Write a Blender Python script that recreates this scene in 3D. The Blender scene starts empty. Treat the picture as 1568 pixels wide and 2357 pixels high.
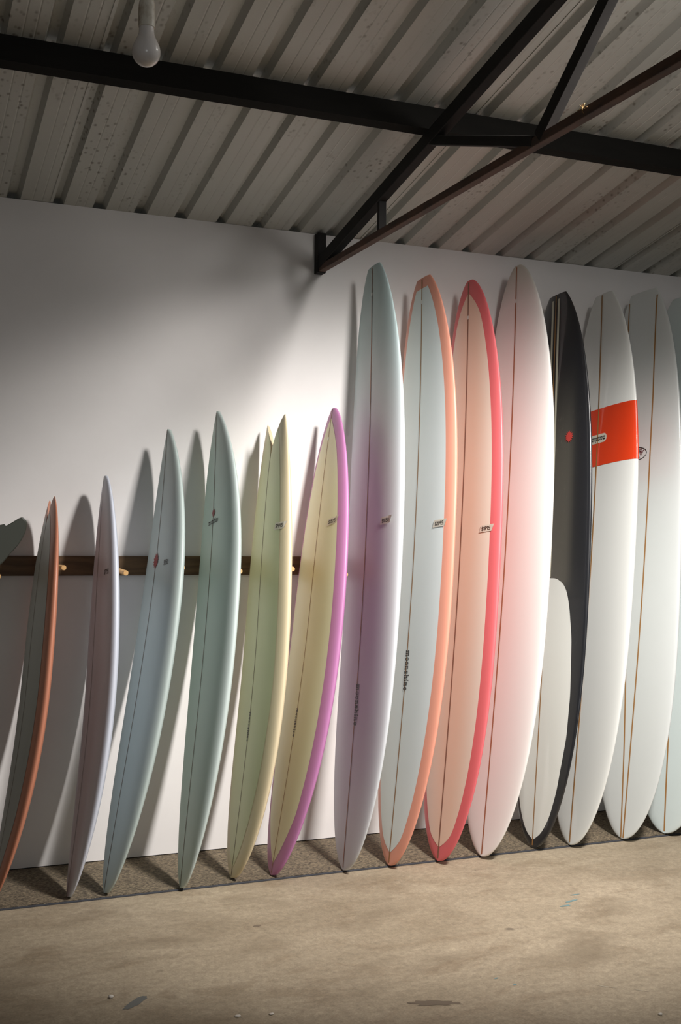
import bpy, bmesh, math, random
import numpy as np
from mathutils import Vector, Matrix, Quaternion
random.seed(3)
PI = math.pi
SC = bpy.context.scene
COL = SC.collection

# ------------------------------------------------------------------ camera
D = 5.234            # y of the white wall; the camera stands over the origin
cam_d = bpy.data.cameras.new('camera')
cam_d.sensor_fit = 'VERTICAL'
cam_d.sensor_height = 36.0
cam_d.sensor_width = 24.0
cam_d.lens = 40.106
cam_d.clip_start = 0.05
cam = bpy.data.objects.new('camera', cam_d)
COL.objects.link(cam)
right = Vector((0.92431268, -0.38152693, 0.00912488))
upv = Vector((-0.01691524, -0.01707016, 0.9997112))
fwd = Vector((0.38126099, 0.92420009, 0.02223179))
m = Matrix((right, upv, -fwd)).transposed().to_4x4()
m.translation = Vector((0, 0, 1.49))
cam.matrix_world = m
SC.camera = cam

# ------------------------------------------------------------------ world, lights, exposure
SC.view_settings.view_transform = 'Standard'
SC.view_settings.look = 'None'
SC.view_settings.gamma = 1.0
SC.view_settings.use_curve_mapping = False
SC.view_settings.exposure = 0.0
world = bpy.data.worlds.new('world')
SC.world = world
world.use_nodes = True
world.node_tree.nodes['Background'].inputs[0].default_value = (0.95, 0.97, 1.0, 1)
world.node_tree.nodes['Background'].inputs[1].default_value = 0.125

def spot(name, loc, target, energy, size_deg, blend, radius, colour):
    l = bpy.data.lights.new(name, 'SPOT')
    l.energy = energy
    l.spot_size = math.radians(size_deg)
    l.spot_blend = blend
    l.shadow_soft_size = radius
    l.color = colour
    o = bpy.data.objects.new(name, l)
    COL.objects.link(o)
    o.location = loc
    o.rotation_euler = (Vector(target) - Vector(loc)).to_track_quat('-Z', 'Y').to_euler()
    return o

lamp = spot('spot_lamp', (2.45, 2.05, 3.40), (2.54, D, 0.20), 985, 68, 0.95, 0.20, (1.0, 0.955, 0.915))
lamp.rotation_euler = (lamp.rotation_euler.to_quaternion() @ Quaternion((0, 0, 1), math.radians(-15))).to_euler()
lamp.scale = (1.42, 1.0, 1.0)     # flood lamp with a wide rectangular reflector

spot('lamp_spill', (2.52, 2.05, 3.36), (1.8, D, 1.00), 38, 138, 1.0, 0.20, (1.0, 0.955, 0.915))    # the same lamp's wide spill
pl = bpy.data.lights.new('lamp_glow', 'POINT')                                                      # and its faint glow to all sides
pl.energy = 15; pl.shadow_soft_size = 0.10; pl.color = (1.0, 0.96, 0.91)
plo = bpy.data.objects.new('lamp_glow', pl); COL.objects.link(plo); plo.location = (2.52, 2.05, 3.22)
# weak daylight through the open front of the shed, left behind the camera
dl = bpy.data.lights.new('front_daylight', 'AREA')
dl.shape = 'RECTANGLE'; dl.size = 1.8; dl.size_y = 1.4; dl.energy = 13; dl.color = (0.96, 0.98, 1.0)
dlo = bpy.data.objects.new('front_daylight', dl); COL.objects.link(dlo)
dlo.location = (-0.6, -3.9, 1.35)
dlo.rotation_euler = (Vector((1.2, D, 1.9)) - dlo.location).to_track_quat('-Z', 'Y').to_euler()

# ------------------------------------------------------------------ helpers
def tag(o, label=None, cat=None, group=None, kind=None):
    if label: o['label'] = label
    if cat: o['category'] = cat
    if group: o['group'] = group
    if kind: o['kind'] = kind
    return o

def empty(name, loc=(0, 0, 0)):
    o = bpy.data.objects.new(name, None)
    o.empty_display_size = 0.1
    COL.objects.link(o)
    o.location = loc
    return o

def mesh_obj(name, verts, faces, mat, parent=None, smooth=False, origin=(0, 0, 0), colours=None, clean=False):
    org = Vector(origin)
    me = bpy.data.meshes.new(name)
    me.from_pydata([tuple(Vector(v) - org) for v in verts], [], faces)
    if colours is not None:
        at = me.color_attributes.new('paint', 'FLOAT_COLOR', 'POINT')
        for i, c in enumerate(colours):
            at.data[i].color = (c[0], c[1], c[2], 1)
    bm = bmesh.new()
    bm.from_mesh(me)
    if clean:
        bmesh.ops.remove_doubles(bm, verts=bm.verts, dist=1e-5)
        bmesh.ops.dissolve_degenerate(bm, edges=bm.edges, dist=1e-6)
        bmesh.ops.recalc_face_normals(bm, faces=bm.faces)
    bm.to_mesh(me)
    bm.free()
    if smooth:
        for p in me.polygons: p.use_smooth = True
    me.materials.append(mat)
    o = bpy.data.objects.new(name, me)
    COL.objects.link(o)
    if parent is not None:
        o.parent = parent
    else:
        o.location = org
    return o

class MB:
    """collects simple shapes, then links them as one mesh object"""
    def __init__(s): s.bm = bmesh.new()
    def box(s, a, b, bevel=0.0):
        a = Vector(a); b = Vector(b)
        r = bmesh.ops.create_cube(s.bm, size=1.0)
        for v in r['verts']:
            v.co = Vector(((a.x + b.x) / 2 + v.co.x * (b.x - a.x), (a.y + b.y) / 2 + v.co.y * (b.y - a.y), (a.z + b.z) / 2 + v.co.z * (b.z - a.z)))
        if bevel:
            es = {e for v in r['verts'] for e in v.link_edges}
            bmesh.ops.bevel(s.bm, geom=list(es), offset=bevel, segments=2, affect='EDGES', profile=0.6)
        return s
    def beam(s, p, q, w, h, side=Vector((1, 0, 0)), bevel=0.002):
        """rectangular bar from p to q, w along side, h across"""
        p = Vector(p); q = Vector(q); d = (q - p).normalized()
        n = d.cross(side).normalized()
        vs = []
        for c in (p, q):
            for (i, j) in ((-1, -1), (1, -1), (1, 1), (-1, 1)):
                vs.append(s.bm.verts.new(c + side * (i * w / 2) + n * (j * h / 2)))
        fs = [(0, 1, 2, 3), (7, 6, 5, 4), (0, 4, 5, 1), (1, 5, 6, 2), (2, 6, 7, 3), (3, 7, 4, 0)]
        faces = [s.bm.faces.new([vs[i] for i in f]) for f in fs]
        if bevel:
            es = {e for f in faces for e in f.edges}
            bmesh.ops.bevel(s.bm, geom=list(es), offset=bevel, segments=1, affect='EDGES')
        return s
    def tube(s, pts, r, seg=10, cap=True):
        pts = [Vector(p) for p in pts]
        rings = []
        for i, p in enumerate(pts):
            d = (pts[min(i + 1, len(pts) - 1)] - pts[max(i - 1, 0)]).normalized()
            a = d.cross(Vector((0, 0, 1)))
            if a.length < 1e-3: a = d.cross(Vector((1, 0, 0)))
            a.normalize(); b = d.cross(a)
            rr = r[i] if isinstance(r, (list, tuple)) else r
            rings.append([s.bm.verts.new(p + a * (math.cos(2 * PI * k / seg) * rr) + b * (math.sin(2 * PI * k / seg) * rr)) for k in range(seg)])
        for i in range(len(rings) - 1):
            for k in range(seg):
                s.bm.faces.new((rings[i][k], rings[i][(k + 1) % seg], rings[i + 1][(k + 1) % seg], rings[i + 1][k]))
        if cap:
            s.bm.faces.new(rings[0][::-1]); s.bm.faces.new(rings[-1])
        return s
    def lathe(s, prof, seg=32, centre=(0, 0, 0)):
        c = Vector(centre)
        rings = []
        for (r, z) in prof:
            rings.append([s.bm.verts.new(c + Vector((math.cos(2 * PI * k / seg) * max(r, 1e-5), math.sin(2 * PI * k / seg) * max(r, 1e-5), z))) for k in range(seg)])
        for i in range(len(rings) - 1):
            for k in range(seg):
                s.bm.faces.new((rings[i][k], rings[i][(k + 1) % seg], rings[i + 1][(k + 1) % seg], rings[i + 1][k]))
        return s
    def build(s, name, mat, parent=None, smooth=False, origin=(0, 0, 0)):
        bmesh.ops.remove_doubles(s.bm, verts=s.bm.verts, dist=2e-6)
        bmesh.ops.recalc_face_normals(s.bm, faces=s.bm.faces)
        org = Vector(origin)
        for v in s.bm.verts: v.co -= org
        me = bpy.data.meshes.new(name)
        s.bm.to_mesh(me); s.bm.free()
        if smooth:
            for p in me.polygons: p.use_smooth = True
            try: me.set_sharp_from_angle(angle=math.radians(40))
            except Exception: pass
        me.materials.append(mat)
        o = bpy.data.objects.new(name, me)
        COL.objects.link(o)
        if parent is not None: o.parent = parent
        else: o.location = org
        return o

# ------------------------------------------------------------------ materials
class NT:
    def __init__(s, name):
        s.m = bpy.data.materials.new(name); s.m.use_nodes = True
        s.t = s.m.node_tree; s.b = s.t.nodes['Principled BSDF']
    def n(s, typ, **kw):
        nd = s.t.nodes.new(typ)
        for k, v in kw.items():
            if isinstance(k, str) and hasattr(nd, k): setattr(nd, k, v)
        return nd
    def l(s, a, b): s.t.links.new(a, b)
    def noise(s, scale, detail=4, rough=0.55, vec=None, dist=0.0):
        nd = s.n('ShaderNodeTexNoise')
        nd.inputs['Scale'].default_value = scale; nd.inputs['Detail'].default_value = detail
        nd.inputs['Roughness'].default_value = rough; nd.inputs['Distortion'].default_value = dist
        if vec is not None: s.l(vec, nd.inputs['Vector'])
        return nd
    def ramp(s, fac, stops):
        r = s.n('ShaderNodeValToRGB')
        el = r.color_ramp.elements
        while len(el) < len(stops): el.new(0.5)
        for e, (p, c) in zip(el, stops):
            e.position = p; e.color = (c, c, c, 1) if not isinstance(c, (tuple, list)) else (*c, 1)
        s.l(fac, r.inputs[0])
        return r
    def mix(s, fac, a, b, blend='MIX'):
        mx = s.n('ShaderNodeMix', data_type='RGBA', blend_type=blend)
        for sock, v in ((mx.inputs[0], fac), (mx.inputs[6], a), (mx.inputs[7], b)):
            if isinstance(v, (int, float)): sock.default_value = v
            elif isinstance(v, (tuple, list)): sock.default_value = (*v, 1)
            else: s.l(v, sock)
        return mx.outputs[2]
    def coords(s, scale=(1, 1, 1), kind='Object'):
        tc = s.n('ShaderNodeTexCoord'); mp = s.n('ShaderNodeMapping')
        mp.inputs['Scale'].default_value = scale
        s.l(tc.outputs[kind], mp.inputs['Vector'])
        return mp.outputs[0]
    def bump(s, height, strength=0.2, dist=0.01):
        b = s.n('ShaderNodeBump'); b.inputs['Strength'].default_value = strength; b.inputs['Distance'].default_value = dist
        s.l(height, b.inputs['Height']); s.l(b.outputs[0], s.b.inputs['Normal'])
    def set(s, **kw):
        for k, v in kw.items():
            k = k.replace('_', ' ')
            sock = s.b.inputs[k]
            if isinstance(v, (tuple, list)): sock.default_value = (*v, 1)
            elif isinstance(v, (int, float)): sock.default_value = v
            else: s.l(v, sock)
        return s

def plain(name, col, rough=0.5, **kw):
    return NT(name).set(Base_Color=col, Roughness=rough, **kw).m

def lin(r, g, b):
    f = lambda c: (c / 255 / 12.92) if c / 255 <= 0.04045 else ((c / 255 + 0.055) / 1.055) ** 2.4
    return (f(r), f(g), f(b))

# white painted wall board
w = NT('wall_paint')
v = w.coords()
n1 = w.noise(1.3, 5, 0.6, v); n2 = w.noise(60, 3, 0.6, v)
c = w.mix(w.ramp(n1.outputs[0], [(0.35, 0.0), (0.7, 1.0)]).outputs[0], (0.74, 0.72, 0.71), (0.80, 0.78, 0.77))
w.set(Base_Color=c, Roughness=0.62); w.bump(n2.outputs[0], 0.05, 0.004)
M_WALL = w.m

# concrete floor with stains and scuffs
fl = NT('concrete')
v = fl.coords()
vs = fl.coords((1.0, 1.7, 1.0))
big = fl.noise(0.9, 6, 0.62, vs, 0.4); mid = fl.noise(3.2, 8, 0.68, vs, 0.6); fine = fl.noise(38, 6, 0.7, v); streak = fl.noise(6.5, 7, 0.75, fl.coords((0.8, 2.4, 1.0)), 0.5)
c = fl.mix(fl.ramp(big.outputs[0], [(0.32, 0.0), (0.68, 1.0)]).outputs[0], (0.265, 0.212, 0.143), (0.415, 0.343, 0.245))
c = fl.mix(fl.ramp(mid.outputs[0], [(0.30, 0.8), (0.50, 0.0)]).outputs[0], c, (0.215, 0.160, 0.100))
c = fl.mix(fl.ramp(streak.outputs[0], [(0.58, 0.0), (0.74, 0.22)]).outputs[0], c, (0.55, 0.46, 0.335))
c = fl.mix(fl.ramp(streak.outputs[0], [(0.27, 0.5), (0.38, 0.0)]).outputs[0], c, (0.175, 0.130, 0.085))
c = fl.mix(0.45, c, fl.ramp(fine.outputs[0], [(0.25, 0.2), (0.75, 0.8)]).outputs[0], 'OVERLAY')
scf = fl.noise(17, 7, 0.8, fl.coords((1.0, 2.2, 1.0)), 0.8); grit = fl.noise(150, 3, 0.6, v)
c = fl.mix(fl.ramp(scf.outputs[0], [(0.29, 0.85), (0.375, 0.0)]).outputs[0], c, (0.12, 0.088, 0.055))
c = fl.mix(fl.ramp(scf.outputs[0], [(0.655, 0.0), (0.74, 0.5)]).outputs[0], c, (0.50, 0.42, 0.30))
c = fl.mix(0.30, c, fl.ramp(grit.outputs[0], [(0.3, 0.25), (0.7, 0.75)]).outputs[0], 'OVERLAY')
blot = fl.noise(1.7, 5, 0.55, fl.coords((1.0, 1.4, 1.0)), 0.3)
c = fl.mix(fl.ramp(blot.outputs[0], [(0.33, 0.55), (0.47, 0.0)]).outputs[0], c, (0.165, 0.125, 0.078))
vor = fl.n('ShaderNodeTexVoronoi'); vor.inputs['Scale'].default_value = 3.1; fl.l(fl.mix(0.045, fl.coords(), fl.noise(7, 4, 0.6, v).outputs['Color']), vor.inputs['Vector'])
c = fl.mix(fl.ramp(vor.outputs['Distance'], [(0.0, 0.75), (0.03, 0.6), (0.06, 0.0)]).outputs[0], c, (0.075, 0.055, 0.04))
fl.set(Base_Color=c, Roughness=fl.ramp(mid.outputs[0], [(0.3, 0.62), (0.7, 0.8)]).outputs[0])
fl.bump(fine.outputs[0], 0.12, 0.006)
M_FLOOR = fl.m

# looped carpet runner
cp = NT('carpet_loop')
v = cp.coords((14, 95, 40)); n1 = cp.noise(9, 3, 0.75, cp.coords((7.0, 34, 10))); n2 = cp.noise(2.2, 3, 0.5, cp.coords()); n3 = cp.noise(120, 2, 0.5, cp.coords())
wv = cp.n('ShaderNodeTexWave', wave_type='BANDS', bands_direction='Y'); wv.inputs['Scale'].default_value = 34; wv.inputs['Distortion'].default_value = 3.5; wv.inputs['Detail'].default_value = 3
wv.inputs['Detail Scale'].default_value = 6; cp.l(cp.coords(), wv.inputs['Vector'])
c = cp.mix(cp.ramp(n1.outputs[0], [(0.42, 0.0), (0.60, 1.0)]).outputs[0], (0.030, 0.023, 0.015), (0.36, 0.285, 0.185))
c = cp.mix(cp.ramp(wv.outputs[0], [(0.1, 0.55), (0.6, 0.0)]).outputs[0], c, (0.05, 0.038, 0.026))
c = cp.mix(cp.ramp(n2.outputs[0], [(0.3, 0.35), (0.6, 0.0)]).outputs[0], c, (0.09, 0.07, 0.05))
cp.set(Base_Color=c, Roughness=0.95); cp.bump(n3.outputs[0], 0.6, 0.01)
M_CARPET = cp.m
M_BIND = plain('carpet_binding', (0.042, 0.045, 0.055), 0.85)

# galvanised roof sheet, stained
rf = NT('galvanised_sheet')
v = rf.coords(); vl = rf.coords((1.0, 0.25, 1.0))
n1 = rf.noise(2.0, 5, 0.6, vl); n2 = rf.noise(26, 4, 0.6, rf.coords((1, 0.5, 1))); pat = rf.noise(1.5, 3, 0.5, rf.coords((2.2, 0.8, 1)))
vo = rf.n('ShaderNodeTexVoronoi'); vo.inputs['Scale'].default_value = 37; vo.inputs['Randomness'].default_value = 1.0; rf.l(rf.coords((1.0, 0.7, 1)), vo.inputs['Vector'])
c = rf.mix(n1.outputs[0], (0.40, 0.405, 0.375), (0.60, 0.60, 0.555))
spots = rf.mix(1.0, rf.ramp(vo.outputs['Distance'], [(0.10, 0.8), (0.33, 0.0)]).outputs[0], rf.ramp(pat.outputs[0], [(0.505, 0.0), (0.62, 1.0)]).outputs[0], 'MULTIPLY')
c = rf.mix(spots, c, (0.15, 0.125, 0.10))
c = rf.mix(rf.ramp(n2.outputs[0], [(0.62, 0.0), (0.75, 0.35)]).outputs[0], c, (0.18, 0.155, 0.13))
rf.set(Base_Color=c, Roughness=0.5, Metallic=0.15)
M_ROOF = rf.m

# dark painted steel and rusty steel
st = NT('dark_steel'); n1 = st.noise(14, 5, 0.6, st.coords())
st.set(Base_Color=st.mix(n1.outputs[0], (0.009, 0.0085, 0.008), (0.020, 0.018, 0.017)), Roughness=0.7, Specular_IOR_Level=0.2)
M_STEEL = st.m
ru = NT('rusty_steel'); n1 = ru.noise(18, 6, 0.65, ru.coords((1, 0.35, 1)))
ru.set(Base_Color=ru.mix(ru.ramp(n1.outputs[0], [(0.3, 0.0), (0.7, 1.0)]).outputs[0], (0.030, 0.017, 0.012), (0.105, 0.048, 0.026)), Roughness=0.75)
M_RUST = ru.m
pg = NT('purlin_steel'); n1 = pg.noise(10, 5, 0.6, pg.coords((0.5, 2, 2)))
pg.set(Base_Color=pg.mix(n1.outputs[0], (0.005, 0.0048, 0.0042), (0.013, 0.012, 0.010)), Roughness=0.8, Specular_IOR_Level=0.15)
M_PURLIN = pg.m

# timber
tb = NT('stained_timber')
wv = tb.n('ShaderNodeTexWave', wave_type='BANDS', bands_direction='Z'); wv.inputs['Scale'].default_value = 9; wv.inputs['Distortion'].default_value = 11; wv.inputs['Detail'].default_value = 4; wv.inputs['Detail Scale'].default_value = 1.5
tb.l(tb.coords((0.18, 1, 1)), wv.inputs['Vector'])
tb.set(Base_Color=tb.mix(wv.outputs[0], (0.085, 0.046, 0.018), (0.135, 0.076, 0.032)), Roughness=0.55)
M_TIMBER = tb.m
dw = NT('dowel_wood'); n1 = dw.noise(60, 4, 0.6, dw.coords((1, 0.15, 1)))
dw.set(Base_Color=dw.mix(n1.outputs[0], (0.50, 0.27, 0.09), (0.72, 0.46, 0.20)), Roughness=0.55)
M_DOWEL = dw.m
M_GAP_SHADE = plain('painted_gap_shade', (0.012, 0.011, 0.010), 0.9)
M_SIDE = plain('side_wall_paint', (0.30, 0.28, 0.26), 0.8)

# surfboard finishes: the sprayed colour of a board is in its 'paint' attribute
def resin(name, rough, coat, coat_rough=0.08):
    r = NT(name)
    a = r.n('ShaderNodeAttribute', attribute_name='paint')
    n1 = r.noise(3.0, 4, 0.6, r.coords())
    c = r.mix(0.10, a.outputs['Color'], r.ramp(n1.outputs[0], [(0.3, 0.35), (0.7, 0.65)]).outputs[0], 'OVERLAY')
    r.set(Base_Color=c, Roughness=rough, Coat_Weight=coat, Coat_Roughness=coat_rough)
    return r.m
M_SATIN = resin('resin_sanded', 0.45, 0.15, 0.35)
M_GLOSS = resin('resin_gloss', 0.35, 0.8, 0.05)
bk = NT('black_gloss_resin'); bka = bk.n('ShaderNodeAttribute', attribute_name='paint')
sc1 = bk.noise(16, 6, 0.7, bk.coords((4.0, 4.0, 0.35)), 1.5); sc2 = bk.noise(5, 4, 0.6, bk.coords((1, 1, 0.5)))
scr = bk.mix(1.0, bk.ramp(sc1.outputs[0], [(0.60, 0.0), (0.66, 1.0)]).outputs[0], bk.ramp(sc2.outputs[0], [(0.45, 0.0), (0.6, 1.0)]).outputs[0], 'MULTIPLY')
bk.set(Base_Color=bk.mix(scr, bka.outputs['Color'], bk.mix(1.0, bka.outputs['Color'], (2.2, 2.1, 2.0), 'MULTIPLY')), Roughness=0.30, Coat_Weight=0.9, Coat_Roughness=0.06)
M_BLACK = bk.m
M_STRINGER = plain('stringer_wood', (0.330, 0.165, 0.050), 0.5)
M_STRINGER_D = plain('stringer_dark_wood', (0.150, 0.080, 0.042), 0.5)
M_STRINGER_R = plain('stringer_rosy_wood', (0.360, 0.140, 0.065), 0.5)
M_STRINGER_B = plain('stringer_red_brown_wood', (0.260, 0.120, 0.070), 0.5)
M_INK = plain('black_ink', (0.018, 0.018, 0.017), 0.5)
M_PEN = plain('marker_pen', (0.045, 0.030, 0.022), 0.6)
M_MAROON = plain('maroon_ink', (0.120, 0.018, 0.022), 0.5)
M_STAR = plain('red_ink', (0.520, 0.055, 0.045), 0.5)
M_STAR_D = plain('crimson_ink', (0.260, 0.030, 0.030), 0.5)
M_TAPE = plain('masking_tape', (0.720, 0.655, 0.560), 0.65)
M_PILL = plain('cream_print', (0.640, 0.600, 0.500), 0.35)
M_CREAM = plain('cream_pinline', (0.560, 0.540, 0.430), 0.35)
M_PLUG = plain('plug_plastic', (0.80, 0.79, 0.75), 0.35)

# ------------------------------------------------------------------ setting
X_L, X_R, Y_F = -2.2, 7.2, -4.2
floor = mesh_obj('floor', [(X_L, Y_F, 0), (X_R, Y_F, 0), (X_R, D + 0.3, 0), (X_L, D + 0.3, 0)], [(0, 1, 2, 3)], M_FLOOR)
tag(floor, 'stained bare concrete floor in front of the surfboards', kind='structure')
ZT = 2.987; SL = 0.19325        # roof height at the wall, roof slope
roofz = lambda y: ZT + SL * (D - y)
wall = MB().box((X_L, D, 0.0125), (X_R, D + 0.10, ZT + 0.0)).build('wall_back', M_WALL)
tag(wall, 'white painted wall behind the surfboards', kind='structure')
gap = MB().box((X_L, D + 0.004, 0.0), (X_R, D + 0.10, 0.0125)).build('gap_shade_1', M_GAP_SHADE)  # near-black strip in the gap under the wall, its colour stands in for shade
tag(gap, 'dark strip painted as the shadow gap along the foot of the white wall', kind='structure')
wl = MB().box((X_L - 0.1, Y_F, 0), (X_L, D + 0.1, 4.9)).build('wall_left', M_SIDE)
tag(wl, 'plain side wall left of the surfboards', kind='structure')

# corrugated roof: sheets of four ribs each, every sheet its own piece of the ceiling
ceil = empty('ceiling', (0, D, ZT))
tag(ceil, 'corrugated metal roof over the room', kind='structure')
PITCH = 0.1906; RX0 = 0.5355
def sheet_profile(x0, nrib):
    """(x, dz) from x0, the left lip of the first rib; ribs rise out of the pan"""
    p = []
    for k in range(nrib):
        b = x0 + k * PITCH
        p += [(b, 0.0), (b + 0.013, 0.033), (b + 0.047, 0.033), (b + 0.062, 0.0)]
        for g in (0.40, 0.72):
            gx = b + 0.062 + (PITCH - 0.062) * g
            p += [(gx - 0.004, 0.0), (gx, 0.0013), (gx + 0.004, 0.0)]
    p.append((x0 + nrib * PITCH + 0.014, 0.002))
    return p
y0, y1 = D + 0.12, Y_F
for sidx in range(-4, 9):
    x0 = RX0 + (sidx * 4 + 1) * PITCH
    prof = sheet_profile(x0, 4)
    lift = 0.0015 * (sidx % 2)
    vs, fs = [], []
    for y in (y0, y1):
        for (x, dz) in prof: vs.append((x, y, roofz(y) + dz + lift))
    n = len(prof)
    for i in range(n - 1): fs.append((i, i + 1, n + i + 1, n + i))
    for y in (y0, y1):
        for (x, dz) in prof: vs.append((x, y, roofz(y) + dz + lift + 0.0007))
    for i in range(n - 1): fs.append((2 * n + i + 1, 2 * n + i, 3 * n + i, 3 * n + i + 1))
    mesh_obj('roof_sheet', vs, fs, M_ROOF, ceil, origin=(0, D, ZT))

# purlins: lipped C-sections under the sheets
def purlin(y, label):
    ux = Vector((0, -1, SL)).normalized(); dn = Vector((0, -SL, -1)).normalized()
    a = Vector((0, y, roofz(y)))            # near top corner, touching the sheet pans
    h, wdt, t, lip = 0.100, 0.052, 0.003, 0.014
    sec = [a, a + dn * h, a + dn * h - ux * wdt, a + dn * (h - lip) - ux * wdt, a + dn * (h - lip) - ux * (wdt - t), a + dn * (h - t) - ux * (wdt - t),
           a + dn * (h - t) - ux * t, a + dn * t - ux * t, a + dn * t - ux * (wdt - t), a + dn * lip - ux * (wdt - t), a + dn * lip - ux * wdt, a - ux * wdt]
    vs, fs = [], []
    for x in (X_L, X_R): vs += [Vector((x, p.y, p.z)) for p in sec]
    n = len(sec)
    for i in range(n): fs.append((i, (i + 1) % n, n + (i + 1) % n, n + i))
    o = mesh_obj('roof_purlin', vs, fs, M_PURLIN, clean=True)
    return tag(o, label, 'roof beam')
purlin(4.052, 'long dark steel roof purlin crossing the frame just above the white wall')

# steel roof truss square to the wall
tr = empty('roof_truss', (2.028, D - 0.03, 2.7866))
tag(tr, 'dark steel roof truss standing out from the white wall under the metal roof', 'roof truss')
TO = tr.location.copy()
XT = 2.029
topz = lambda y: roofz(y) - 0.132
MB().box((2.006, D - 0.052, 2.7866), (2.049, D - 0.001, roofz(D) - 0.004), 0.002).build('post', M_STEEL, tr, origin=TO)
MB().beam((XT, D - 0.03, topz(D - 0.03) - 0.03), (XT, 1.2, topz(1.2)), 0.042, 0.058).build('top_chord', M_STEEL, tr, origin=TO)
MB().box((2.012, 0.9, 2.791), (2.046, D - 0.02, 2.823), 0.004).build('bottom_chord', M_RUST, tr, origin=TO)
MB().box((2.014, 4.474, 2.815), (2.048, 4.496, topz(4.485)), 0.002).build('strut', M_STEEL, tr, origin=TO)
MB().beam((XT, 4.05, topz(4.05) - 0.008), (XT, 3.24, 2.812), 0.036, 0.036).build('strut', M_STEEL, tr, origin=TO)
MB().beam((XT, 3.21, 2.815), (XT, 2.512, topz(2.512)), 0.036, 0.050).build('strut', M_STEEL, tr, origin=TO)

# carpet runner
cr = empty('carpet_runner', (2.0, 4.97, 0))
tag(cr, 'dark brown looped carpet runner along the foot of the white wall', 'carpet')
MB().box((X_L + 0.05, 4.722, 0.0), (X_R - 0.1, D + 0.004, 0.008)).build('carpet_pile', M_CARPET, cr, origin=cr.location)
eb = MB()
eb.box((X_L + 0.05, 4.711, 0.0), (X_R - 0.1, 4.7235, 0.0058), 0.002)
eb.build('edge_binding', M_BIND, cr, origin=cr.location)

# peg rail
RZ0, RZ1 = 1.3065, 1.3955
pr = empty('peg_rail', (1.1, D, 1.35))
tag(pr, 'dark timber board rack with round wooden pegs fixed to the white wall', 'peg rack')
MB().box((X_L + 0.2, D - 0.019, RZ0), (2.16, D - 0.0005, RZ1), 0.0025).build('back_board', M_TIMBER, pr, origin=pr.location)
PEGS = [(0.4739, 4.70, 1.3225), (0.7648, 4.93, 1.350), (0.9955, 4.765, 1.3325), (1.2822, 4.93, 1.349), (1.5002, 4.78, 1.3377), (1.7661, 4.84, 1.345), (2.0015, 4.78, 1.321)]
for (x, y, z) in PEGS:
    MB().tube([(x, D - 0.018, 1.347), (x, y + 0.002, z), (x, y, z)], [0.0112, 0.0112, 0.0102], 14).build('peg', M_DOWEL, pr, smooth=True, origin=pr.location)

# ------------------------------------------------------------------ surfboard shape
CZ = 0.010
E2 = {'blue': .75, 'mint': .8, 'pink': .6, 'orange': .55, 'purple': .6}
FIT = {
    'orange': (0.4819, 4.7903, 0.7331, 5.0345, 1.6464, 0.0249, 0.5289, 1.9427, 2.3681, 0.9751, 0.5394, 0.1178, 0.0233, 0.0629),
    'pink': (0.7848, 4.7567, 0.9736, 5.0776, 1.7504, -0.0105, 0.5306, 2.0877, 1.7820, 0.9950, 0.5189, 0.1140, 0.0450, 0.0706),
    'blue': (0.9352, 4.7531, 1.2538, 5.0633, 1.9694, 0.0380, 0.5340, 2.3183, 2.3255, 0.9730, 0.4994, 0.0885, 0.0941, 0.0760),
    'mint': (1.2464, 4.7109, 1.4825, 5.0621, 2.0617, 0.0229, 0.5337, 1.9947, 2.7625, 0.9950, 0.5384, 0.0847, 0.0844, 0.0739),
    'green': (1.4869, 4.7682, 1.7587, 5.0451, 2.0384, 0.0082, 0.5351, 2.5709, 2.0778, 0.8858, 0.4140, 0.1192, 0.0341, 0.0772),
    'purple': (1.6618, 4.7480, 2.0566, 5.0584, 2.1045, 0.0274, 0.5367, 2.4217, 2.3137, 0.9950, 0.4579, 0.1196, 0.0397, 0.0738),
    'lavender': (1.9860, 4.7095, 2.2435, 5.0221, 2.8012, 0.0137, 0.5731, 3.2586, 2.9758, 0.9751, 0.4745, 0.1085, 0.0780, 0.0739),
    'coral': (2.2063, 4.7035, 2.5137, 5.0285, 2.7706, 0.0630, 0.5725, 2.8749, 2.9493, 0.9772, 0.4940, 0.1106, 0.0825, 0.0699),
    'red': (2.4468, 4.6905, 2.7850, 5.0490, 2.7873, 0.0569, 0.5685, 3.1472, 3.0489, 0.9950, 0.4432, 0.0976, 0.0751, 0.0656),
    'white': (2.6723, 4.6838, 3.0642, 5.0484, 2.8903, 0.1300, 0.5708, 2.9929, 2.8167, 0.9950, 0.4647, 0.1048, 0.0763, 0.0686),
    'black': (2.9776, 4.7323, 3.2896, 5.0256, 2.7568, 0.0524, 0.5668, 2.8401, 3.0418, 0.9730, 0.4703, 0.0835, 0.0553, 0.0667),
    'band': (3.1738, 4.7087, 3.5805, 5.0327, 2.7891, 0.0417, 0.5639, 3.0440, 2.9334, 0.9741, 0.4750, 0.0904, 0.0745, 0.0661),
    'twin': (3.4801, 4.7137, 3.8343, 5.0280, 2.8234, 0.1588, 0.5464, 3.2016, 3.1160, 0.9561, 0.4817, 0.0957, 0.0303, 0.0638),
    'edge': (3.7457, 4.7259, 4.1018, 5.0089, 2.8181, 0.2861, 0.5876, 2.9197, 3.1466, 0.9655, 0.4788, 0.0843, 0.0661, 0.0763),
}
NOTCH = {'green': 0.185, 'orange': 0.130, 'fin': 0.13}
PNT = np.array
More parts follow.
